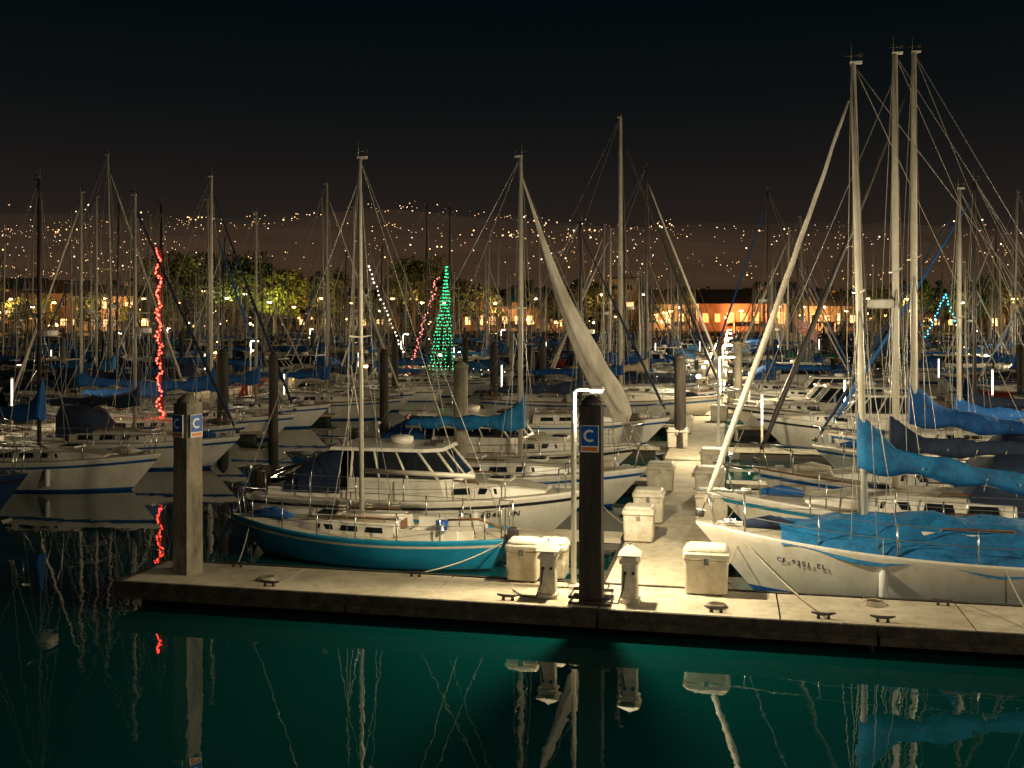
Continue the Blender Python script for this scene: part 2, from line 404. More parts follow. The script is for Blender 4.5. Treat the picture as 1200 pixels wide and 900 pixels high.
        c=Vector((-L/2+L*.5,.4,h.S(.5)+.40)); ft.tube([c+Vector((-.9,0,0)),c+Vector((1.0,.05,-.1))],.03,'alu_mast',6)
        for k in range(3):
            c=Vector((-L/2+L*(.42+.08*k),-.35+.25*k,h.S(.45)+.43)); ft.tube([c+Vector((math.cos(t*pi/5)*.11,math.sin(t*pi/5)*.11,.005*t)) for t in range(15)],.012,'rope',4)
        parts['fittings']=ft
    if tarp:
        tb=MB(); rings=[]; n=40
        t0,t1=tarp[1],tarp[2]
        for k in range(n+1):
            u=k/n; t=t0+(t1-t0)*u; x=-L/2+L*t; w=h.w(t)*.97; z=h.S(t); ridge=tarp[3]*(.65+.35*math.sin(u*pi))*(1-.75*max(0,u-.75)/.25)
            ring=[]
            for j in range(21):
                q=-1+2*j/20; c=1-abs(q)**1.7
                zz=z+.13+ridge*c + .10*noise.noise(Vector((x*2.0,q*2.2,3)))+.05*noise.noise(Vector((x*5,q*6,8)))+.025*math.sin(x*6+q*5)
                if j in (0,20): zz=z-.08+.07*math.sin(x*3.2)
                ring.append((x,q*(w+.03),zz))
            rings.append(ring)
        tb.loft(rings,tarp[0],False,False,True); parts['deck_tarp']=tb
    return h,parts

def cruiser(L=7.4,B=2.6,F=.85,hm='gelcoat_white',canv='canvas_navy',seed=1,detail=2,flat=False):
    h=Hull(L,B,F,tr=.88,over=.14,full=2.6); hb=MB()
    h.build(hb,hm,'stripe_dark','stripe_blue','deck_paint',cock=(.05,.30))
    cb=MB(); h.cabin(cb,.50,.86,.34,'gelcoat_white',3,.70)
    ps=MB(); z0=h.S(.4); w=B*.36
    xa,xf=-L/2+L*.30,-L/2+L*.60
    def band(za,zb,xa1,xf1,xa2,xf2,w1,w2,m):
        r1=[(xa1,-w1,za),(xf1-.35,-w1,za),(xf1,-w1*.72,za),(xf1,w1*.72,za),(xf1-.35,w1,za),(xa1,w1,za)]
        r2=[(xa2,-w2,zb),(xf2-.35,-w2,zb),(xf2,-w2*.72,zb),(xf2,w2*.72,zb),(xf2-.35,w2,zb),(xa2,w2,zb)]
        ps.loft([r1,r2],m,True,True,False)
        return r1,r2
    band(z0-.02,z0+.48,xa,xf+.30,xa+.02,xf+.12,w,w*.97,'gelcoat_white')
    r1,r2=band(z0+.48,z0+1.05,xa+.05,xf+.09,xa+.07,xf-.38,w*.95,w*.86,'glass_dark')
    for a,b in zip(r1,r2):
        ps.tube([a,b],.035,'gelcoat_white',5)
    for k in (.33,.66):
        for s0,s1 in ((0,1),(4,5)):
            a=Vector(r1[s0]).lerp(Vector(r1[s1]),k); b=Vector(r2[s0]).lerp(Vector(r2[s1]),k); ps.tube([a,b],.03,'gelcoat_white',5)
    a=Vector(r1[2]).lerp(Vector(r1[3]),.5); b=Vector(r2[2]).lerp(Vector(r2[3]),.5); ps.tube([a,b],.025,'gelcoat_white',5)
    band(z0+1.05,z0+1.12,xa-.45,xf-.22,xa-.43,xf-.26,w*.93,w*.90,'gelcoat_white')
    ps.tube([(xa+.9,.1,z0+1.12),(xa+.9,.1,z0+1.17),(xa+.9,.1,z0+1.27),(xa+.9,.1,z0+1.30)],[.2,.26,.25,.15],'gelcoat_white',14)
    ps.tube([(xa+.2,-.5,z0+1.12),(xa-.1,-.5,z0+2.9)],.012,'gelcoat_white',4)
    ps.tube([(xa+.2,.5,z0+1.12),(xa+.2,.5,z0+1.5)],.018,'steel',4); ps.ico((xa+.2,.5,z0+1.53),.05,'gelcoat_white')
    for yy in (-.3,.25): ps.box((xf-.6,yy,z0+1.16),(.3,.1,.06),'mast_dark')
    cv=MB()
    xb=-L/2+L*.10
    rings=[]
    for k in range(7):
        u=k/6; x=xa-.2+(xb-(xa-.2))*u; ht=z0+1.05-.62*u**2
        rings.append([(x,-w*.97,z0+.12),(x,-w*.95,z0+(ht-z0)*.6),(x,-w*.75,ht-.04),(x,0,ht),(x,w*.75,ht-.04),(x,w*.95,z0+(ht-z0)*.6),(x,w*.97,z0+.12)])
    cv.loft(rings,canv,False,False,True)
    for k in (0,3,5): cv.tube([(p[0],p[1]*1.01,p[2]) for p in rings[k]],.014,'steel',4)
    parts={'hull':hb,'fore_cabin':cb,'pilothouse':ps,'canvas_enclosure':cv}
    if detail: 
        rl=MB(); h.rails(rl,6); parts['rails']=rl
        ft=MB()
        for t in (.25,.7):
            for sd in (-1,1):
                q=h.pt(t,.55,sd); y=q.y+sd*.09
                ft.tube([(q.x,y,q.z-.26),(q.x,y,q.z-.21),(q.x,y,q.z+.16),(q.x,y,q.z+.22)],[.03,.07,.07,.03],'fender',8)
                ft.tube([(q.x,y,q.z+.22),(q.x,sd*(h.w(t)-.05),h.S(t)+.3)],.008,'rope',4)
        ft.rbox((-L/2-.2,0,h.S(0)-.25),(.35,.4,.75),'mast_dark',.08)
        parts['fittings']=ft
    return h,parts

def place(name,parts,a,b,heading,z=WZ-.02,scale=1,rot=0):
    e=empty(name,P(a,b,z),ANG+(0 if heading>0 else pi)+rot,scale)
    for k,v in parts.items():
        link(k,v if isinstance(v,bpy.types.Mesh) else v.mesh(k),e)
    return e
placed=[]
def reg(h,parent,text,t,side,f=.62,size=.17):
    adv=size*.68; n=len(text)
    for i,ch in enumerate(text):
        if ch==' ': continue
        off=(i-(n-1)/2)*adv
        tt=t+(off if side<0 else -off)/h.L
        p0=h.pt(tt-.008,f,side); p1=h.pt(tt+.008,f,side)
        xd=(p1-p0).normalized() if side<0 else (p0-p1).normalized()
        up=(h.pt(tt,f+.08,side)-h.pt(tt,f-.05,side)).normalized()
        nd=xd.cross(up).normalized(); up=nd.cross(xd)
        c=bpy.data.curves.new('registration_letter','FONT'); c.body=ch; c.size=size; c.align_x='CENTER'; c.extrude=.001; c.offset=.003
        c.materials.append(MAT['stripe_dark'])
        o=bpy.data.objects.new('registration_letter',c); sc.collection.objects.link(o); o.parent=parent
        M=Matrix((xd,up,nd)).transposed().to_4x4(); M.translation=h.pt(tt,f,side)+nd*.03-up*size*.35; o.matrix_local=M

def hero(px,b,yt,head,L=8,**k):
    a=a_for(px,b); Y=P(a,b).y; H=ztop(yt,Y)
    tm=k.pop('tm',.58)
    ca=a-head*(tm-.5)*L
    h,parts=sailboat(L=L,H=H,tm=tm,**k)
    e=place('sailboat',parts,ca,b,head,rot=R.uniform(-.015,.015))
    placed.append((ca,b,L)); return h,e,ca

# ---- central, left side
h,e,_=hero(424,2.55,192,-1,L=5.7,B=2.05,F=.62,hm='gelcoat_teal',stripe='gelcoat_cream',boot='stripe_dark',cover=None,jib=None,seed=3,mr=.05,lean=.12,tm=.52,deck='gelcoat_cream',fend=False)
h,parts=cruiser(7.6,2.65,.86); e=place('cabin_cruiser',parts,-5.5,5.5,1); reg(h,e,'CF 6048 HN',.74,-1,.68,.18); placed.append((-5.5,5.5,7.6))
h,e,_=hero(610,9.0,188,1,L=7.6,B=2.5,cover='canvas_bright',jib='loose',seed=5,stripe='stripe_blue',peak=.9)
h,parts=cruiser(8.4,2.9,.95,canv='canvas_blue',seed=3); place('cabin_cruiser',parts,-5.6,12.8,1); placed.append((-5.6,12.8,8.4))
hero(680,22,262,1,L=8,seed=7,mast='mast_dark',cover='canvas_navy',jib='canvas_navy')
hero(727,30,140,1,L=11,B=3.3,F=1.1,seed=8,cover='canvas_blue',jib='mast_dark',mr=.10,mast='mast_white')
hero(757,36,198,1,L=10,B=3.1,F=1.0,seed=9,mast='mast_dark',cover='canvas_tan',jib='sailcloth')
# ---- central, right side
h,e,ca=hero(1014,1.75,80,-1,L=8.3,B=2.75,F=.95,cover='canvas_bright',jib='sailcloth',seed=21,stripe='gelcoat_white',boot='stripe_blue',tarp=('canvas_bright',.02,.83,.42),tm=.66,backlean=.2,boomz=2.25,coverfat=1.15,mast='mast_white',mr=.06,drop=.50,jr=1.0,peak=.8)
reg(h,e,'CF 9301 EL',.81,1,.70,.12)
hero(1050,5.1,66,-1,L=8.8,B=2.8,F=.95,cover='canvas_navy',jib=None,seed=22,hm='gelcoat_white',stripe='gelcoat_teal',boot='gelcoat_teal',mr=.07,tm=.6,mast='mast_white',lean=-.15,dodger='canvas_navy')
hero(1071,8.4,66,-1,L=9,B=2.9,F=1.0,cover='canvas_blue',jib='mast_dark',seed=23,tm=.60,mr=.075,coverfat=1.3,mast='mast_white',dodger='canvas_navy',drop=.45,boomz=2.4,peak=.75)
hero(1124,14.6,225,-1,L=8,seed=24,cover='canvas_blue',jib='canvas_navy',tm=.5)
hero(1142,18.4,215,-1,L=9,seed=25,cover='canvas_navy',jib='canvas_blue',tm=.5,mast='mast_dark')
h,parts=cruiser(8.2,2.9,1.0,canv='canvas_tan',seed=3); place('cabin_cruiser',parts,6.0,22.3,-1); placed.append((6,22.3,8.2))
hero(900,42,225,-1,L=8.5,seed=26,cover='canvas_blue',jib='canvas_blue',mast='mast_dark')
# ---- left row
hero(-95,4.9,230,1,L=7.2,seed=30,hm='gelcoat_navy',deck='deck_grey',cover='canvas_navy',jib=None,mast='mast_dark',stripe='stripe_dark')
hero(46,8.9,215,1,L=7.6,seed=31,mast='mast_dark',cover='canvas_blue',jib=None,tm=.5,peak=.8,coverfat=1.2)
hero(158,13.0,232,1,L=8.6,seed=32,cover='canvas_navy',jib='canvas_navy',dodger='canvas_navy')
_,er,_=hero(189,16.8,243,1,L=8,seed=33,cover='canvas_blue',jib=None,mast='mast_dark')
hero(248,20.6,210,1,L=8.6,seed=34,cover='canvas_blue',jib='canvas_navy',mast='mast_white',coverfat=1.2)
hero(300,25.0,252,1,L=8.2,seed=35,cover='canvas_blue',jib=None,coverfat=1.2)
hero(383,29.3,218,1,L=9,B=3,seed=36,cover='canvas_blue',jib='sailcloth')
hero(414,33.5,245,1,L=8,seed=37,cover='canvas_navy',jib=None)
hero(500,44,240,1,L=9,seed=38,cover='canvas_blue',jib=None,mast='mast_dark')
hero(527,48.3,244,1,L=9,seed=39,cover='canvas_green',jib=None,mast='mast_dark')
hero(95,22,228,-1,L=8.5,seed=40,cover='canvas_blue',jib='sailcloth')
hero(113,26,233,-1,L=8.5,seed=41,cover='canvas_navy',jib=None)
# ---- dinghies tied up around the berths
def dinghy(a,b,rot,hm):
    h=Hull(2.7,1.3,.42,tr=.8,over=.16); hb=MB(); h.build(hb,hm,hm,hm,hm,cock=(.05,.80))
    th=MB()
    for x in (-.75,.05,.6): th.box((x,0,.30),(.22,.80 if x<.5 else .62,.04),'teak')
    for sd in (-1,1): th.tube([(-.9,sd*.3,.44),(.8,sd*.18,.46)],[.02,.018],'teak',6); 
    place('dinghy',{'hull':hb,'thwarts_and_oars':th},a,b,1,rot=rot)
for a_,b_,r_,hm in ((-11.3,18.6,.5,'gelcoat_cream'),(-10.9,26,.2,'gelcoat_white'),(11.4,12.6,1.3,'gelcoat_cream'),(-12.4,33,2.6,'gelcoat_white'),(-10.8,10.6,1.7,'gelcoat_navy')): dinghy(a_,b_,r_,hm)

# ---- kits reused through the rest of the marina
kits=[]
covers=['canvas_blue','canvas_blue','canvas_bright','canvas_navy','canvas_blue','canvas_green','canvas_tan','canvas_navy']
hulls=['gelcoat_white','gelcoat_white','gelcoat_cream','gelcoat_white','gelcoat_navy','gelcoat_white','gelcoat_cream','gelcoat_white','gelcoat_red']
masts=['alu_mast','mast_white','alu_mast','mast_dark','alu_mast','mast_dark']
for k in range(18):
    L=R.uniform(7.0,10.0)
    _,p=sailboat(L=L,B=L*.32,F=L*.105,H=L*R.uniform(1.02,1.36),hm=hulls[k%9],stripe=R.choice(['stripe_blue','gelcoat_white','stripe_dark']),
        cover=covers[k%8],jib=R.choice([None,None,'canvas_blue','sailcloth','canvas_navy','sailcloth']),mast=masts[k%6],seed=100+k,detail=1,mr=.062,
        dodger=R.choice([None,None,'canvas_navy','canvas_blue']),lean=R.uniform(-.15,.15),backlean=R.uniform(-.25,.05),
        tarp=(R.choice(['canvas_blue','canvas_bright','canvas_tan','canvas_navy']),.03,R.uniform(.55,.85),R.uniform(.4,.6)) if k%3==1 else None)
    kits.append(('sailboat',L,{n:v.mesh(n) for n,v in p.items()}))
for k in range(3):
    L=R.uniform(7.5,9.5); _,p=cruiser(L,L*.34,L*.115,canv=covers[k],seed=k)
    kits.append(('motorboat',L,{n:v.mesh(n) for n,v in p.items()}))
nb=0
walk_as=[0,-24.6,24.6,-49.5,49.5,-74.5,74.5,-99,99]
for wa in walk_as:
    for side in (-1,1):
        ac=wa+side*5.7; b=8.9 if wa==0 else -10
        if wa==0: b=16.6 if side<0 else 11.8
        k=0
        while b<188:
            step=3.75 if k%2 else 3.45
            k+=1; b+=step*(1 if b<110 else 1.15)
            p=P(ac,b); 
            if p.y<14 or not(-140<px_of(p)<1380): continue
            if p.y>228: break
            nm,L,pm=kits[R.choice(list(range(21))+[18,19])]
            a=ac+R.uniform(-.5,.5)
            if any(abs(a-q[0])<(L+q[2])/2-.3 and abs(b-q[1])<3.2 for q in placed): continue
            if R.random()<.09: continue
            head=-side if R.random()<.65 else side
            e=place(nm,pm,a,b,head,scale=R.uniform(.85,1.12),rot=R.uniform(-.025,.025)); placed.append((a,b,L)); nb+=1
print('background boats',nb)

# ------------------------------------------------------------------ docks
def oriented(mb,a,b,z,d,m,taper=1.0):
    q=P(a,b); mb.box((q.x,q.y,z),d,m,rz=ANG,taper=taper)
DZ=.5
dk=MB()
rail=MB(); flo=MB(); cl=MB()
aL=-8.6
a=aL
while a<16:
    w=2.6
    oriented(dk,a+w/2,-.725,DZ-.06+R.uniform(-.004,.004),(w-.026,1.40,.12),'concrete',)
    a+=w
n=int((16-aL)/3.9)+1
for k in range(n):
    aa=aL+3.9*k+1.95
    for bb in (-1.48,.035): 
        oriented(rail,aa,bb,DZ-.065,(3.88,.07,.15),'timber_black')
        oriented(rail,aa,bb+(-.045 if bb<0 else .045),DZ-.19,(3.86,.09,.11),'timber_black')
    for q in range(5):
        pt=P(aa-1.6+q*.8,-1.522,DZ-.07); rail.box(pt,(.03,.03,.03),'mast_dark',rz=ANG)
oriented(rail,aL-.04,-.72,DZ-.08,(.08,1.6,.18),'timber_black')
for k in range(9):
    oriented(flo,aL+1.4+2.75*k,-.66,.16,(2.3,1.2,.38),'concrete_dark')
def cleat(mb,a,b,z=DZ):
    for s in (-.07,.07):
        q=P(a+s,b); mb.tube([(q.x,q.y,z),(q.x,q.y,z+.06)],[.028,.018],'mast_dark',6)
    mb.tube([P(a-.17,b,z+.085),P(a-.07,b,z+.065),P(a+.07,b,z+.065),P(a+.17,b,z+.085)],[.012,.024,.024,.012],'mast_dark',6)
for ca_ in (-6.1,-2.2,.9,2.4,3.2,5.2,8.0): cleat(cl,ca_,-1.25)
for ca_ in (-7.2,-4.0,4.2,7): cleat(cl,ca_,-.18)
fd=empty('floating_dock')
link('deck_panels',dk.mesh('deck_panels'),fd); link('timber_walers',rail.mesh('timber_walers'),fd)
link('pontoon_floats',flo.mesh('pontoon_floats'),fd); link('cleats',cl.mesh('cleats'),fd)
for wa in walk_as:
    wk=MB(); wt=MB(); fl=MB(); b=0.1 if wa==0 else -12
    while b<190:
        p=P(wa,b+1.5)
        if p.y>228: break
        if p.y>8 and -100<px_of(p)<1350:
            oriented(wk,wa,b+1.5,DZ-.055,(1.75,2.975,.11),'concrete')
            for s in (-1,1): oriented(wt,wa+s*.91,b+1.5,DZ-.09,(.07,2.99,.18),'timber_black')
            oriented(fl,wa,b+1.5,.14,(1.6,2.5,.44),'concrete_dark')
        b+=3.0
    k=0; b=3.95 if wa==0 else -9
    while b<186:
        for s in (-1,1):
            p=P(wa+s*4.6,b)
            if p.y<8 or p.y>222 or not(-150<px_of(p)<1350): continue
            oriented(wk,wa+s*4.6,b,DZ-.08,(7.2,.62,.10),'concrete')
            oriented(fl,wa+s*4.6,b,.14,(6.4,.5,.40),'concrete_dark')
        b+=7.3
    if wk.v:
        e=empty('walkway'); link('deck_panels',wk.mesh('deck_panels'),e); 
        if wt.v: link('walers',wt.mesh('walers'),e)
        link('floats',fl.mesh('floats'),e)

# ------------------------------------------------------------------ pilings, signs
def sign_c(mb,M,w=.30,h=.42):
    def q(x0,y0,x1,y1,z,m): mb.add([M@Vector((x0,y0,z)),M@Vector((x1,y0,z)),M@Vector((x1,y1,z)),M@Vector((x0,y1,z))],[(0,1,2,3)],m)
    vs=[M@Vector((sx*w/2,sy*h/2,z)) for z in (0,.015) for sx,sy in ((-1,-1),(1,-1),(1,1),(-1,1))]
    mb.add(vs,[(3,2,1,0),(4,5,6,7),(0,1,5,4),(1,2,6,5),(2,3,7,6),(3,0,4,7)],'sign_white')
    q(-w*.47,-h*.26,w*.47,h*.48,.018,'sign_blue')
    q(-w*.42,-h*.45,w*.42,-h*.31,.018,'sign_orange')
    r0,r1=.064*w/.3,.104*w/.3; n=18; c=h*.115; vs=[]
    for k in range(n+1):
        an=math.radians(48+264*k/n)
        for r in (r0,r1): vs.append(M@Vector((math.cos(an)*r,c+math.sin(an)*r,.021)))
    mb.add(vs,[(2*k,2*k+1,2*k+3,2*k+2) for k in range(n)],'sign_white')
def piling(x,y,top,r=.19,m='piling_wood',square=False,seg=14,cap=True):
    mb=MB(); e=empty('piling',(x,y,0))
    rr=random.Random(int(x*100+y*10)); rings=[]
    n=14
    for k in range(n+1):
        z=-.8+(top+.8)*k/n; ring=[]
        for j in range(seg):
            an=2*pi*j/seg+pi/4
            rad=r*(1.06-.08*k/n)
            if square: rad*=min(1/abs(math.cos(an)) if abs(math.cos(an))>1e-3 else 9,1/abs(math.sin(an)) if abs(math.sin(an))>1e-3 else 9)
            rad*=1+rr.uniform(-.02,.02)
            ring.append((rad*math.cos(an),rad*math.sin(an),z))
        rings.append(ring)
    mb.loft(rings,m,True,True,not square)
    if m=='piling_concrete':
        tide=MB(); tide.tube([(0,0,-.1),(0,0,.46)],[r*1.12*(1.2 if square else 1)]*2,'rubber',seg); link('tide_band',tide.mesh('tide_band'),e)
    link('shaft',mb.mesh('shaft'),e)
    if cap:
        c=MB(); c.tube([(0,0,top),(0,0,top+.05),(0,0,top+.16)],[r*1.08,r*1.08,r*.25],m if m!='piling_wood' else 'mast_dark',seg); link('cap',c.mesh('cap'),e)
    return e
e=piling(1.2,15.45,3.46,.165,'piling_wood',True,16,True)
e.rotation_euler=(0,0,ANG)
s=MB(); M=Matrix.Translation((0,-.195,2.98))@Matrix.Rotation(pi/2,4,'X'); sign_c(s,M,.27,.40)
link('berth_sign',s.mesh('berth_sign'),e)
hp=MB(); 
for zz in (.53,.62): hp.tube([(-.3,-.25,zz),(.3,-.25,zz),(.3,.25,zz),(-.3,.25,zz),(-.3,-.25,zz)],.025,'mast_dark',6)
link('pile_hoop',hp.mesh('pile_hoop'),e)
e=piling(-5.46,17.25,3.36,.165,'piling_concrete',True,16,True); e.rotation_euler=(0,0,ANG-.35)
s=MB(); M=Matrix.Translation((-.0,-.202,2.98))@Matrix.Rotation(pi/2,4,'X'); sign_c(s,M,.25,.38)
M=Matrix.Rotation(pi/2,4,'Z')@Matrix.Translation((0,-.202,2.98))@Matrix.Rotation(pi/2,4,'X'); sign_c(s,M,.25,.38)
link('berth_sign',s.mesh('berth_sign'),e)
for px,Y,dk_ in ((261,36,1),(540,27,0),(450,44,1),(797,34,1),(636,58,1),(579,50,1),(865,50,0)):
    piling((px-600)/1200*Y,Y,3.4+R.uniform(-.1,.2),.19,'piling_wood' if dk_ else 'piling_concrete')
for wa in walk_as:
    b=-9+7.3*R.randint(2,3) if wa else 18.5
    while b<170:
        for s_ in (-1,1):
            aa=wa+s_*8.5; p=P(aa,b)
            if 38<p.y<215 and -50<px_of(p)<1250:
                piling(p.x,p.y,3.4+R.uniform(-.3,.4),.18,R.choice(['piling_wood','piling_wood','piling_concrete']),seg=8)
        b+=14.6

# ------------------------------------------------------------------ dock furniture
def pedestal(x,y,z=DZ,s=1.0):
    e=empty('power_pedestal',(x,y,z),ANG,s)
    m=MB(); m.rbox((0,0,0),(.30,.30,.07),'box_white',.03,bev=.01); m.rbox((0,0,.07),(.25,.25,.52),'box_white',.03,.93,.01)
    link('body',m.mesh('body'),e)
    m=MB(); m.rbox((0,0,.59),(.30,.30,.05),'box_white',.03,bev=.01)
    m.box((0,0,.68),(.20,.20,.09),'box_white')
    m.box((0,0,.79),(.34,.34,.13),'box_white',taper=.22); m.box((0,0,.718),(.34,.34,.016),'box_white')
    m.box((0,0,.87),(.05,.05,.05),'box_white',taper=.4)
    link('hood',m.mesh('hood'),e)
    m=MB()
    for sx in (-.06,.06): m.tube([(sx,-.128,.46),(sx,-.145,.46)],.025,'mast_dark',10)
    m.tube([(-.06,-.15,.44),(-.08,-.2,.25),(-.16,-.22,.02),(-.4,-.1,.015),(-.6,.2,.015)],.012,'mast_dark',6)
    link('sockets',m.mesh('sockets'),e)
pedestal(.56,15.75,s=1.0); pedestal(1.78,15.45,s=1.0)
def dock_box(x,y,w=.75,d=.6,h=.66,z=DZ,rz=None):
    e=empty('dock_box',(x,y,z),ANG if rz is None else rz)
    m=MB(); m.rbox((0,0,.02),(w*.92,d*.9,h*.74),'box_white',.05,1.05,.02); link('body',m.mesh('body'),e)
    m=MB(); m.rbox((0,0,h*.77),(w*1.04,d*1.04,h*.14),'box_white',.06,.98,.02); m.rbox((0,.02,h*.91),(w*.96,d*.9,h*.09),'box_white',.06,.9,.02)
    link('lid',m.mesh('lid'),e)
    m=MB(); m.box((0,-d*.53,h*.74),(.07,.03,.1),'steel'); 
    for sx in (-.3,.3): m.box((sx*w,0,.01),(.07,d*.8,.05),'timber_black')
    link('latch_and_skids',m.mesh('latch_and_skids'),e)
def onb(a,b): 
    q=P(a,b); return q.x,q.y
dock_box(3.05,16.05,.70,.62,.72)
dock_box(.20,16.80,.55,.5,.66); dock_box(.68,16.95,.5,.5,.62)
dock_box(*onb(-.62,3.4),.6,.55,.68); dock_box(*onb(-.58,5.3),.65,.55,.7); dock_box(*onb(.72,5.6),.7,.6,.68); dock_box(*onb(.62,8.9),.75,.6,.7); dock_box(*onb(-.6,9.4),.7,.6,.7)
for b in range(13,60,5):
    dock_box(*onb(.62*R.choice([-1,1]),b+R.uniform(-.6,.6)),.7,.6,.68)
ml=MB()
def line(p0,p1,sag=.25,r=.012):
    p0,p1=Vector(p0),Vector(p1); ml.tube([p0.lerp(p1,k/8)-Vector((0,0,sag*4*(k/8)*(1-k/8))) for k in range(9)],r,'rope',5)
line(P(1.2,1.75,1.1),P(2.4,-1.25,DZ+.05),.1); line(P(5.2,.45,.95),P(5.2,-1.25,DZ+.05),.05); line(P(1.3,1.7,1.1),P(.9,.6,DZ+.03),.12)
line(P(-8.3,2.5,.7),P(-7.2,-.18,DZ+.05),.1); line(P(-3.0,2.0,.65),P(-4.0,-.18,DZ+.05),.08); line(P(-1.8,5.5,1.),P(-.7,4.2,DZ+.02),.12)
line(P(1.3,5.1,1.1),P(.7,4,DZ+.02),.12); line(P(-3.8,3.5,.6),P(-3.8,3.8,.5),.02)
for (a_,b_) in ((-6.3,-.9),(.9,-1.0),(3.2,-.35)):
    for k in range(3):
        c=P(a_,b_,DZ+.015+.02*k); rr=.16-.02*k
        ml.tube([c+Vector((math.cos(t*pi/6)*rr,math.sin(t*pi/6)*rr,0)) for t in range(13)],.012,'rope',5)
link('mooring_lines',ml.mesh('mooring_lines'))

# ------------------------------------------------------------------ lamps
def point(loc,w,col=(1,.86,.60),r=.12,parent=None):
    l=bpy.data.lights.new('lamp','POINT'); l.energy=w; l.color=col; l.shadow_soft_size=r
    o=bpy.data.objects.new('lamp',l); sc.collection.objects.link(o)
    if parent: o.parent=parent
    o.location=loc; return o
def dock_lamp(x,y,w,z0=DZ,h=3.15,power_dir=1,col=(1,.85,.56),name='dock_lamp_post'):
    e=empty(name,(x,y,z0),ANG)
    m=MB(); m.tube([(0,0,0),(0,0,.06)],.10,'mast_white',12); m.tube([(0,0,.05),(0,0,h-.05),(.05,0,h),(.32*power_dir,0,h+.02)],[.045,.04,.03,.025],'sign_white',10)
    link('pole',m.mesh('pole'),e)
    m=MB(); m.rbox((.36*power_dir,0,h-.01),(.26,.16,.07),'mast_white',.05,.8,.01); link('housing',m.mesh('housing'),e)
    m=MB(); m.box((.36*power_dir,0,h-.03),(.18,.10,.03),'lamp_glow'); link('lens',m.mesh('lens'),e)
    if w: point((.34*power_dir,0,h-.16),w,col,.08,e)
    return e
dock_lamp(.98,16.25,1250)
for b,w in ((15,1100),(30,1400),(48,1400),(70,1600),(100,1800)):
    q=P(.75,b); dock_lamp(q.x,q.y,w)
for aa,b,w in ((11.8,-.3,1150),(10.6,9.5,1300)):
    q=P(aa,b); dock_lamp(q.x,q.y,w,power_dir=-1)
for wa,bs in ((-24.6,(14,34,60,95)),(24.6,(40,62,95)),(49.5,(95,130)),(-49.5,(60,100)),(-74.5,(110,))):
    for b in bs:
        q=P(wa+.7,b); dock_lamp(q.x,q.y,450 if wa<0 else 1700)
dock_lamp(4.6,3.2,1000,z0=-1,h=7.4,power_dir=-1,col=(1,.88,.66),name='quay_lamp_post')  # unseen lamp and post, added out of frame to brighten the near water
def bollard(x,y,s=1.0):
    e=empty('bollard_light',(x,y,DZ),0,s)
    m=MB(); m.tube([(0,0,0),(0,0,.9)],.05,'mast_white',8); m.tube([(0,0,2.0),(0,0,2.08)],[.07,.04],'mast_white',8); link('post',m.mesh('post'),e)
    m=MB(); m.tube([(0,0,.9),(0,0,2.0)],.036,'tube_glow',8); link('diffuser',m.mesh('diffuser'),e)
for px,Y in ((14,40),(333,48),(588,52),(878,46),(990,38),(1100,60),(112,62),(893,34),(1045,50),(1163,46),(702,75),(768,90),(940,70),(420,75),(240,70),(532,85),(1010,80),(1130,90),(960,110),(820,110),(60,80),(1078,120),(640,110),(470,100),(1185,75),(912,95)):
    bollard((px-600)/1200*Y,Y,R.uniform(.85,1.1))
pl=MB()
for k in range(190):
    wa=R.choice(walk_as[:7]); p=P(wa+R.choice([-.7,.7]),R.uniform(30,180))
    if p.y>225 or not(0<px_of(p)<1200): continue
    pl.box((p.x,p.y,DZ+.45),(.2,.2,.9),'box_white'); pl.box((p.x,p.y,DZ+1.0),(.22,.22,.16),R.choice(['white_glow','sodium_glow','white_glow']))
    pl.box((p.x,p.y,DZ+1.12),(.3,.3,.08),'box_white',taper=.3)
link('pier_pedestal_lights',pl.mesh('pier_pedestal_lights'))

# ------------------------------------------------------------------ holiday string lights
def string_lights(name,strands,m,jit,step,r):
    mb=MB()
    for pts in strands:
        pts=[Vector(p) for p in pts]
        for p,q in zip(pts[:-1],pts[1:]):
            n=max(1,int((q-p).length/step))
            for k in range(n):
                c=p.lerp(q,k/n)+Vector((R.uniform(-jit,jit),R.uniform(-jit,jit),R.uniform(-.03,.03)))
                mb.ico(c,r*R.uniform(.7,1.3),m)
            mb.tube([p,q],.008,'wire',4,False)
    e=empty(name); link('bulbs_and_wire',mb.mesh('bulbs'),e)
def wp(px,py,Y): return Vector(((px-600)/1200*Y,Y,CAMH+(375-py)*Y/1200))
q=P(a_for(189,16.8),16.8); yy=q.y
string_lights('red_string_lights',[[(q.x+.11*math.sin(k*1.9)-.10*k/26.,yy-.1,1.2+6.2*k/26) for k in range(27)]],'bulb_red',.06,.06,.034)
q=P(a_for(527,48.3),48.3)
string_lights('green_string_lights',[[(q.x-.18,q.y-.3,8.2),(q.x-1.35+k*.27,q.y-.3-.4*math.sin(k),1.3)] for k in range(7)],'bulb_green',.06,.22,.04)
string_lights('pink_string_lights',[[wp(513,325,64),wp(478,440,64)]],'bulb_pink',.12,.12,.045)
string_lights('white_string_lights',[[wp(432,312,52),wp(452,365,52),wp(474,418,52)]],'bulb_white',.05,.22,.045)
string_lights('white_string_lights',[[wp(478,425,66),wp(545,432,66),wp(600,436,66)]],'bulb_white',.05,.5,.04)
string_lights('blue_string_lights',[[wp(1085,395,80),wp(1108,345,80),wp(1120,380,80)]],'bulb_blue',.1,.25,.06)

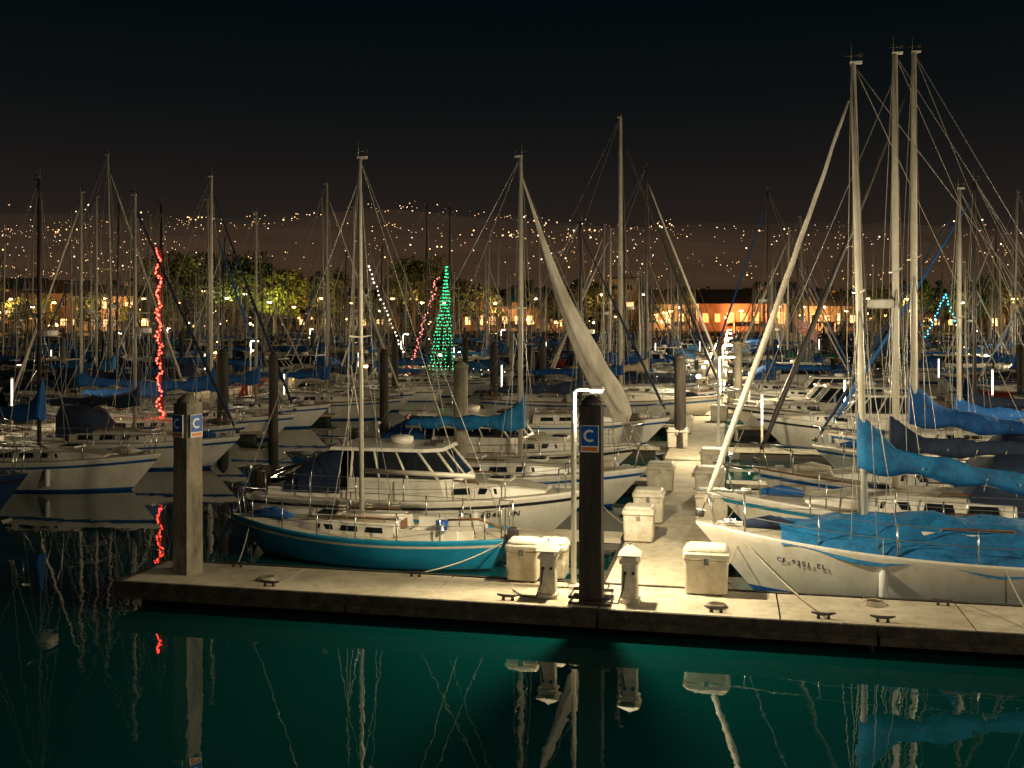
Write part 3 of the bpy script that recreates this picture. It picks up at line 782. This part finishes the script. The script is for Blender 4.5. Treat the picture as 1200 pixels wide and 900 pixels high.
fe=empty('flag',tuple(P(a_for(935,38),38,2.5)))
m=MB(); m.tube([(0,0,-1.5),(0,0,2.4)],.02,'steel',5); link('pole',m.mesh('pole'),fe)
m=MB(); m.loft([[(.02+.14*k,.08*math.sin(k*.9),2.3-.05*k-z*.14-.01*k*k*.5) for z in range(6)] for k in range(8)],'flag_red',False,False,True); link('cloth',m.mesh('cloth'),fe)

# ------------------------------------------------------------------ water
me=bpy.data.meshes.new('water'); me.from_pydata([(-700,-60,WZ),(700,-60,WZ),(700,246,WZ),(-700,246,WZ)],[],[(0,1,2,3)])
wm=bpy.data.materials.new('harbour_water'); wm.use_nodes=True; nt=wm.node_tree; b=nt.nodes['Principled BSDF']
b.inputs['Base Color'].default_value=(.0014,.038,.036,1); b.inputs['Roughness'].default_value=.012; b.inputs['IOR'].default_value=1.6
tc=nt.nodes.new('ShaderNodeTexCoord'); mp=nt.nodes.new('ShaderNodeMapping'); mp.inputs['Scale'].default_value=(1,.5,1); nt.links.new(tc.outputs['Object'],mp.inputs['Vector'])
n1=nt.nodes.new('ShaderNodeTexNoise'); n1.inputs['Scale'].default_value=.9; n1.inputs['Detail'].default_value=2
n2=nt.nodes.new('ShaderNodeTexNoise'); n2.inputs['Scale'].default_value=5.5; n2.inputs['Detail'].default_value=2
ad=nt.nodes.new('ShaderNodeMath'); ad.operation='MULTIPLY_ADD'; ad.inputs[1].default_value=.16
nt.links.new(mp.outputs[0],n1.inputs['Vector']); nt.links.new(mp.outputs[0],n2.inputs['Vector'])
nt.links.new(n2.outputs['Fac'],ad.inputs[0]); nt.links.new(n1.outputs['Fac'],ad.inputs[2])
bp=nt.nodes.new('ShaderNodeBump'); bp.inputs['Strength'].default_value=.5; bp.inputs['Distance'].default_value=.013
nt.links.new(ad.outputs[0],bp.inputs['Height']); nt.links.new(bp.outputs[0],b.inputs['Normal'])
me.materials.append(wm); link('water',me)

# ------------------------------------------------------------------ land, hills
me=bpy.data.meshes.new('ground'); me.from_pydata([(-1500,244,1.6),(1500,244,1.6),(1500,700,3),(-1500,700,3),(-1500,238,-.5),(1500,238,-.5)],[],[(0,1,2,3),(4,5,1,0)])
me.materials.append(MAT['land']); link('ground',me)
rk=MB()
for k in range(420):
    x=R.uniform(-240,240); y=R.uniform(237,243.5); s_=R.uniform(.5,1.3); rk.box((x,y,(y-238)*.33),(s_*1.6,s_*1.2,s_),'rock',rz=R.uniform(0,3),taper=.6)
link('riprap_shore',rk.mesh('riprap'))
NX,NY=110,40; vs=[]; fs=[]
def hz(x,y):
    u=(y-420)/1500; u=max(0,min(1,u))
    ridge=190+42*noise.noise(Vector((x*.0022,0,1)))+14*noise.noise(Vector((x*.007,2,1)))
    ridge-= 18*max(0,(x-150)/700)
    return 3+ridge*(u**.9)*(1+.16*noise.noise(Vector((x*.004,y*.004,5))))-(30*max(0,(y-1800)/300))
for j in range(NY+1):
    for i in range(NX+1):
        x=-1700+3400*i/NX; y=420+1700*j/NY; vs.append((x,y,hz(x,y)))
for j in range(NY):
    for i in range(NX): o_=j*(NX+1)+i; fs.append((o_,o_+1,o_+NX+2,o_+NX+1))
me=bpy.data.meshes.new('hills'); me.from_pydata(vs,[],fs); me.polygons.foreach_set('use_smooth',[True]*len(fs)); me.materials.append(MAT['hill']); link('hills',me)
hl=MB()
for k in range(2000):
    y=440+1180*R.random()**1.7; x=R.uniform(-.62,.62)*y
    c_=noise.noise(Vector((x*.007,y*.005,9)))
    if c_<.05 and R.random()<.70: continue
    if x/y>.12 and R.random()<.35: continue
    z=hz(x,y)+R.uniform(2,14); r=y/1200*R.choice([.25,.35,.35,.45,.45,.6,.6,1.0])
    hl.ico((x,y,z),r,R.choice(['hill_glow','hill_glow_dim','hill_glow_dim','hill_glow','hill_glow_w']))
    if R.random()<.10:
        for q_ in range(R.randint(2,6)): hl.ico((x+R.uniform(-14,14),y,z+R.uniform(-3,3)),r*.8,'hill_glow')
link('hillside_lights',hl.mesh('hillside_lights'))

# ------------------------------------------------------------------ trees
def tree_mesh(seed,leaf,hgt=14,wid=7,n=2600,low=.3):
    rn=random.Random(seed); tr=MB(); lf=MB()
    tr.tube([(0,0,-.5),(.2,0,hgt*.25),(.1,.2,hgt*.5),(0,0,hgt*.8)],[.5,.38,.26,.08],'bark',8)
    blobs=[]
    for k in range(16):
        an=rn.uniform(0,2*pi); rr=wid*rn.uniform(.15,.8); z=hgt*rn.uniform(low+.05,.92); rr*=1.15-abs(z/hgt-.5)*.9
        c=Vector((rr*math.cos(an),rr*math.sin(an),z)); blobs.append((c,wid*rn.uniform(.22,.42)))
        tr.tube([(0,0,hgt*rn.uniform(.2,.45)),c*.55+Vector((0,0,z*.38)),c],[.2,.12,.04],'bark',5)
    for k in range(n):
        c,r=rn.choice(blobs); d=Vector((rn.gauss(0,1),rn.gauss(0,1),rn.gauss(0,1))).normalized()*r*rn.uniform(.55,1.08); d.z*=.7; p=c+d
        s_=rn.uniform(.18,.45); a=Vector((rn.uniform(-1,1),rn.uniform(-1,1),rn.uniform(-1,1))).normalized()*s_; b_=a.orthogonal().normalized()*s_*.8
        lf.add([p-a,p+b_,p+a,p-b_],[(0,1,2,3)],leaf)
    return tr.mesh('trunk'),lf.mesh('foliage')
tms=[tree_mesh(1,'leaf'),tree_mesh(2,'leaf',16,7.5),tree_mesh(3,'leaf_yellow',13,6),tree_mesh(4,'leaf_light',12,6),tree_mesh(5,'leaf',17,9,3400)]
def tree(px,Y,k,s=1,kind='broadleaf_tree'):
    e=empty(kind,((px-600)/1200*Y,Y,1.7),R.uniform(0,6),s); link('trunk',tms[k][0],e); link('foliage',tms[k][1],e)
for px,Y,k,s in ((212,250,4,1.15),(245,248,1,1.25),(275,250,4,1.15),(300,250,0,1.2),(322,247,2,1.15),(340,249,2,1.0),(362,252,1,1.05),(390,255,0,1.1),(178,250,3,.85),(485,252,4,1.1),(512,256,1,1.1),(462,260,0,.95),(45,249,2,.7),(105,249,3,.8),(20,252,3,.7),(640,254,3,.8),(668,250,0,.8),(705,256,0,.9),(560,256,0,.85),(1030,250,0,.8),(1060,254,1,.9),(1110,253,3,.95),(1150,254,0,1),(1190,250,1,.9),(765,250,3,.6),(925,249,1,.7),(820,252,0,.75),(-30,255,1,.9),(1235,256,4,1),(430,254,3,.7),(1000,251,3,.6),(150,250,2,.5)):
    tree(px,Y,k,s)
be=MB()
for k in range(5200):
    x=R.uniform(-330,330); y=R.uniform(330,420)
    top=13+6*noise.noise(Vector((x*.03,y*.02,0)))+4*noise.noise(Vector((x*.11,1,0)))
    p=Vector((x,y,2+R.random()**.7*top)); s_=R.uniform(.8,2.2)
    a=Vector((R.uniform(-1,1),R.uniform(-.4,.4),R.uniform(-1,1))).normalized()*s_; b_=a.cross(Vector((0,1,0))).normalized()*s_*.8
    be.add([p-a,p+b_,p+a,p-b_],[(0,1,2,3)],'leaf')
link('distant_trees',be.mesh('distant_trees'))

# ------------------------------------------------------------------ waterfront buildings
def building(px,Y,w,d,h,wall='wall_stucco',roof='gable',lit=.6,litm='window_lit',storeys=1,name='waterfront_building'):
    x=(px-600)/1200*Y; e=empty(name,(x,Y,1.6),R.uniform(-.15,.15))
    m=MB(); m.box((0,0,h/2),(w,d,h),wall)
    m.box((0,0,.25),(w+.2,d+.2,.5),'concrete_dark'); link('walls',m.mesh('walls'),e)
    m=MB()
    if roof=='gable':
        rh=min(d,w)*.30; o_=.7
        vs=[(-w/2-o_,-d/2-o_,h),(w/2+o_,-d/2-o_,h),(w/2+o_,d/2+o_,h),(-w/2-o_,d/2+o_,h),(-w/2,0,h+rh),(w/2,0,h+rh)]
        m.add(vs,[(0,1,5,4),(2,3,4,5),(1,2,5),(3,0,4),(3,2,1,0)],'roof_shingle')
        m.box((w*.25,0,h+rh*.9),(.8,.8,1.6),wall)
    else:
        m.box((0,0,h+.25),(w+.9,d+.9,.5),'roof_shingle'); m.box((w*.2,1,h+1.1),(2.5,2,1.2),wall)
    link('roof',m.mesh('roof'),e)
    m=MB(); fr=MB(); nw=max(2,int(w/2.8)); sh=h/storeys
    for s_ in range(storeys):
        for k in range(nw):
            xx=-w/2+w*(k+.5)/nw+R.uniform(-.2,.2); zz=s_*sh+sh*.52; ww=w/nw*R.uniform(.35,.6); hh=sh*R.uniform(.24,.40)
            lm=litm if R.random()<lit else 'window_dim'
            m.box((xx,-d/2-.02,zz),(ww,.06,hh),lm)
            fr.box((xx,-d/2-.05,zz+hh/2+.06),(ww+.2,.14,.12),'sign_white'); fr.box((xx,-d/2-.05,zz-hh/2-.06),(ww+.2,.16,.12),'sign_white')
            fr.box((xx,-d/2-.07,zz),(.07,.07,hh),'sign_white')
            for sx in (-1,1): fr.box((xx+sx*(ww/2+.05),-d/2-.05,zz),(.1,.14,hh),'sign_white')
    fr.box((w*.08,-d/2-1.0,2.75),(w*.45,1.9,.14),'roof_shingle')
    for k in range(3): fr.box((w*(.08-.2+.2*k),-d/2-1.8,1.4),(.16,.16,2.7),'sign_white')
    for k in range(R.randint(1,3)): m.ico((R.uniform(-w*.45,w*.45),-d/2-.35,R.uniform(2.3,h*.8)),R.uniform(.16,.30),'sodium_glow')
    link('windows',m.mesh('windows'),e); link('window_frames',fr.mesh('window_frames'),e)
    m=MB(); m.box((w*.08,-d/2-.06,1.1),(1.3,.12,2.2),'teak'); link('door',m.mesh('door'),e)
for t in ((-8,262,14,12,7,'wall_pale','gable',.5,'window_lit',2),(70,268,15,12,10,'wall_stucco','gable',.4,'window_lit',2),(132,258,15,10,9,'wall_pale','gable',.5,'window_lit',2),
          (192,262,10,10,5,'wall_wood','gable',.5,'window_lit',1),(440,262,13,10,5,'wall_wood','flat',.6,'window_lit',1),(588,262,19,10,6,'wall_stucco','flat',1,'window_lit',1),
          (650,270,12,10,5,'wall_stucco','gable',.5,'window_lit',1),(728,274,8,8,14,'wall_pale','flat',.35,'window_lit',3),(783,260,13,12,7,'wall_pale','gable',.4,'window_lit',1),
          (866,248,21,12,7,'wall_stucco','gable',1,'window_red',1),(958,254,16,12,6.5,'wall_stucco','gable',.8,'window_lit',1),(1012,270,9,10,6.5,'wall_pale','flat',.5,'window_lit',2),(1078,264,14,12,5,'wall_wood','gable',.4,'window_lit',1),
          (1170,260,12,12,5,'wall_wood','gable',.4,'window_lit',1),(375,272,12,10,5,'wall_pale','gable',.6,'window_lit',1),(532,275,11,10,7,'wall_wood','gable',.5,'window_lit',1),(30,290,12,10,12,'wall_stucco','gable',.5,'window_lit',3),(910,290,12,10,11,'wall_pale','gable',.5,'window_lit',3)):
    building(*t)
for k,(px,Y,hh,w,col) in enumerate(((10,250,8,8000,0),(60,244,7,8000,0),(120,245,8,9000,0),(165,247,8,0,0),(205,247,7,0,0),(312,238,7,8000,2),(283,243,9,0,1),(262,241,8,4500,2),(372,244,8,5000,0),(408,248,7,0,0),(455,247,8,0,0),(490,244,7,5000,0),(575,252,7,9000,0),(622,247,8,0,1),(655,258,6,4000,0),(700,247,9,3500,0),(748,247,9,0,1),(790,247,6,7000,0),(862,238,5,9000,3),(905,240,6,4000,0),(958,243,6,8500,0),(1010,247,8,0,0),(1055,249,8,4000,0),(1120,244,7,4000,2),(1180,249,8,3500,0),(235,249,10,0,0),(515,247,7,0,0),(35,247,6,0,1),(92,247,6,0,0),(340,247,6,0,0),(780,247,5,0,0),(835,245,5,0,3),(885,245,5,0,3),(935,247,6,0,0),(985,247,5,0,1))):
    x=(px-600)/1200*Y; e=empty('street_lamp',(x,Y,1.6))
    m=MB(); m.tube([(0,0,0),(0,0,hh),(.3,-.3,hh+.5),(1.0,-.9,hh+.5)],[.11,.08,.06,.05],'mast_dark',6); m.tube([(0,0,0),(0,0,.5)],.2,'concrete_dark',8); link('pole',m.mesh('pole'),e)
    m=MB(); m.box((1.1,-1,hh+.48),(.8,.5,.18),'mast_dark'); link('head',m.mesh('head'),e)
    m=MB(); m.tube([(1.1,-1,hh+.40),(1.1,-1,hh+.2),(1.1,-1,hh+.05)],[.42,.46,.2],'sodium_glow' if col in (0,3) else 'white_glow',8); link('lens',m.mesh('lens'),e)
    if w: point((1.1,-1.3,hh-.5),w,{0:(1,.48,.16),1:(1,.8,.5),2:(.95,.85,.25),3:(1,.28,.08)}[col],.3,e)
pr=MB()
for k in range(170):
    y=R.uniform(245,330); x=R.uniform(-.52,.52)*y; hh=R.uniform(1.2,6)
    pr.tube([(x,y,1.6),(x,y,1.6+hh)],.07,'mast_dark',5); pr.ico((x,y,1.7+hh),R.choice([.16,.2,.26,.4]),R.choice(['sodium_glow','sodium_glow','white_glow','hill_glow','hill_glow']))
link('promenade_lights',pr.mesh('promenade_lights'))

# ------------------------------------------------------------------ sky and fill
w=bpy.data.worlds.new('World'); sc.world=w; w.use_nodes=True; nt=w.node_tree; nt.nodes.clear()
out=nt.nodes.new('ShaderNodeOutputWorld'); bg1=nt.nodes.new('ShaderNodeBackground'); bg2=nt.nodes.new('ShaderNodeBackground'); add=nt.nodes.new('ShaderNodeAddShader')
sky=nt.nodes.new('ShaderNodeTexSky'); sky.sky_type='NISHITA'; sky.sun_disc=False; sky.sun_elevation=math.radians(-8); sky.sun_rotation=math.radians(130)
nt.links.new(sky.outputs[0],bg1.inputs[0]); bg1.inputs[1].default_value=.004
tc=nt.nodes.new('ShaderNodeTexCoord'); sx=nt.nodes.new('ShaderNodeSeparateXYZ'); rp=nt.nodes.new('ShaderNodeValToRGB')
nt.links.new(tc.outputs['Generated'],sx.inputs[0]); nt.links.new(sx.outputs['Z'],rp.inputs[0]); nt.links.new(rp.outputs[0],bg2.inputs[0])
cr=rp.color_ramp; cr.elements[0].position=0; cr.elements[0].color=(.045,.026,.016,1); cr.elements[1].position=1; cr.elements[1].color=(.0008,.0026,.0034,1)
for p_,c_ in ((.09,(.0190,.0138,.0113,1)),(.14,(.0108,.0094,.0087,1)),(.20,(.0044,.0056,.0061,1)),(.30,(.0009,.0028,.0038,1))):
    el=cr.elements.new(p_); el.color=c_
bg2.inputs[1].default_value=1
nt.links.new(bg1.outputs[0],add.inputs[0]); nt.links.new(bg2.outputs[0],add.inputs[1]); nt.links.new(add.outputs[0],out.inputs[0])
sl=bpy.data.lights.new('sun','SUN'); sl.energy=.36; sl.color=(1,.80,.50); sl.angle=math.radians(4)  # added directional fill, standing in for unseen shore floodlights
so=bpy.data.objects.new('sun',sl); sc.collection.objects.link(so); so.rotation_euler=Vector((-.90,.30,-.24)).to_track_quat('-Z','Y').to_euler()

# ------------------------------------------------------------------ camera
cam=bpy.data.cameras.new('camera'); cam.lens=36; cam.sensor_width=36; cam.shift_y=-.0625; cam.clip_end=5000; cam.clip_start=.1
co=bpy.data.objects.new('camera',cam); sc.collection.objects.link(co); co.location=(0,0,CAMH); co.rotation_euler=(pi/2,0,0); sc.camera=co
sc.view_settings.view_transform='Standard'; sc.view_settings.look='None'; sc.view_settings.exposure=0
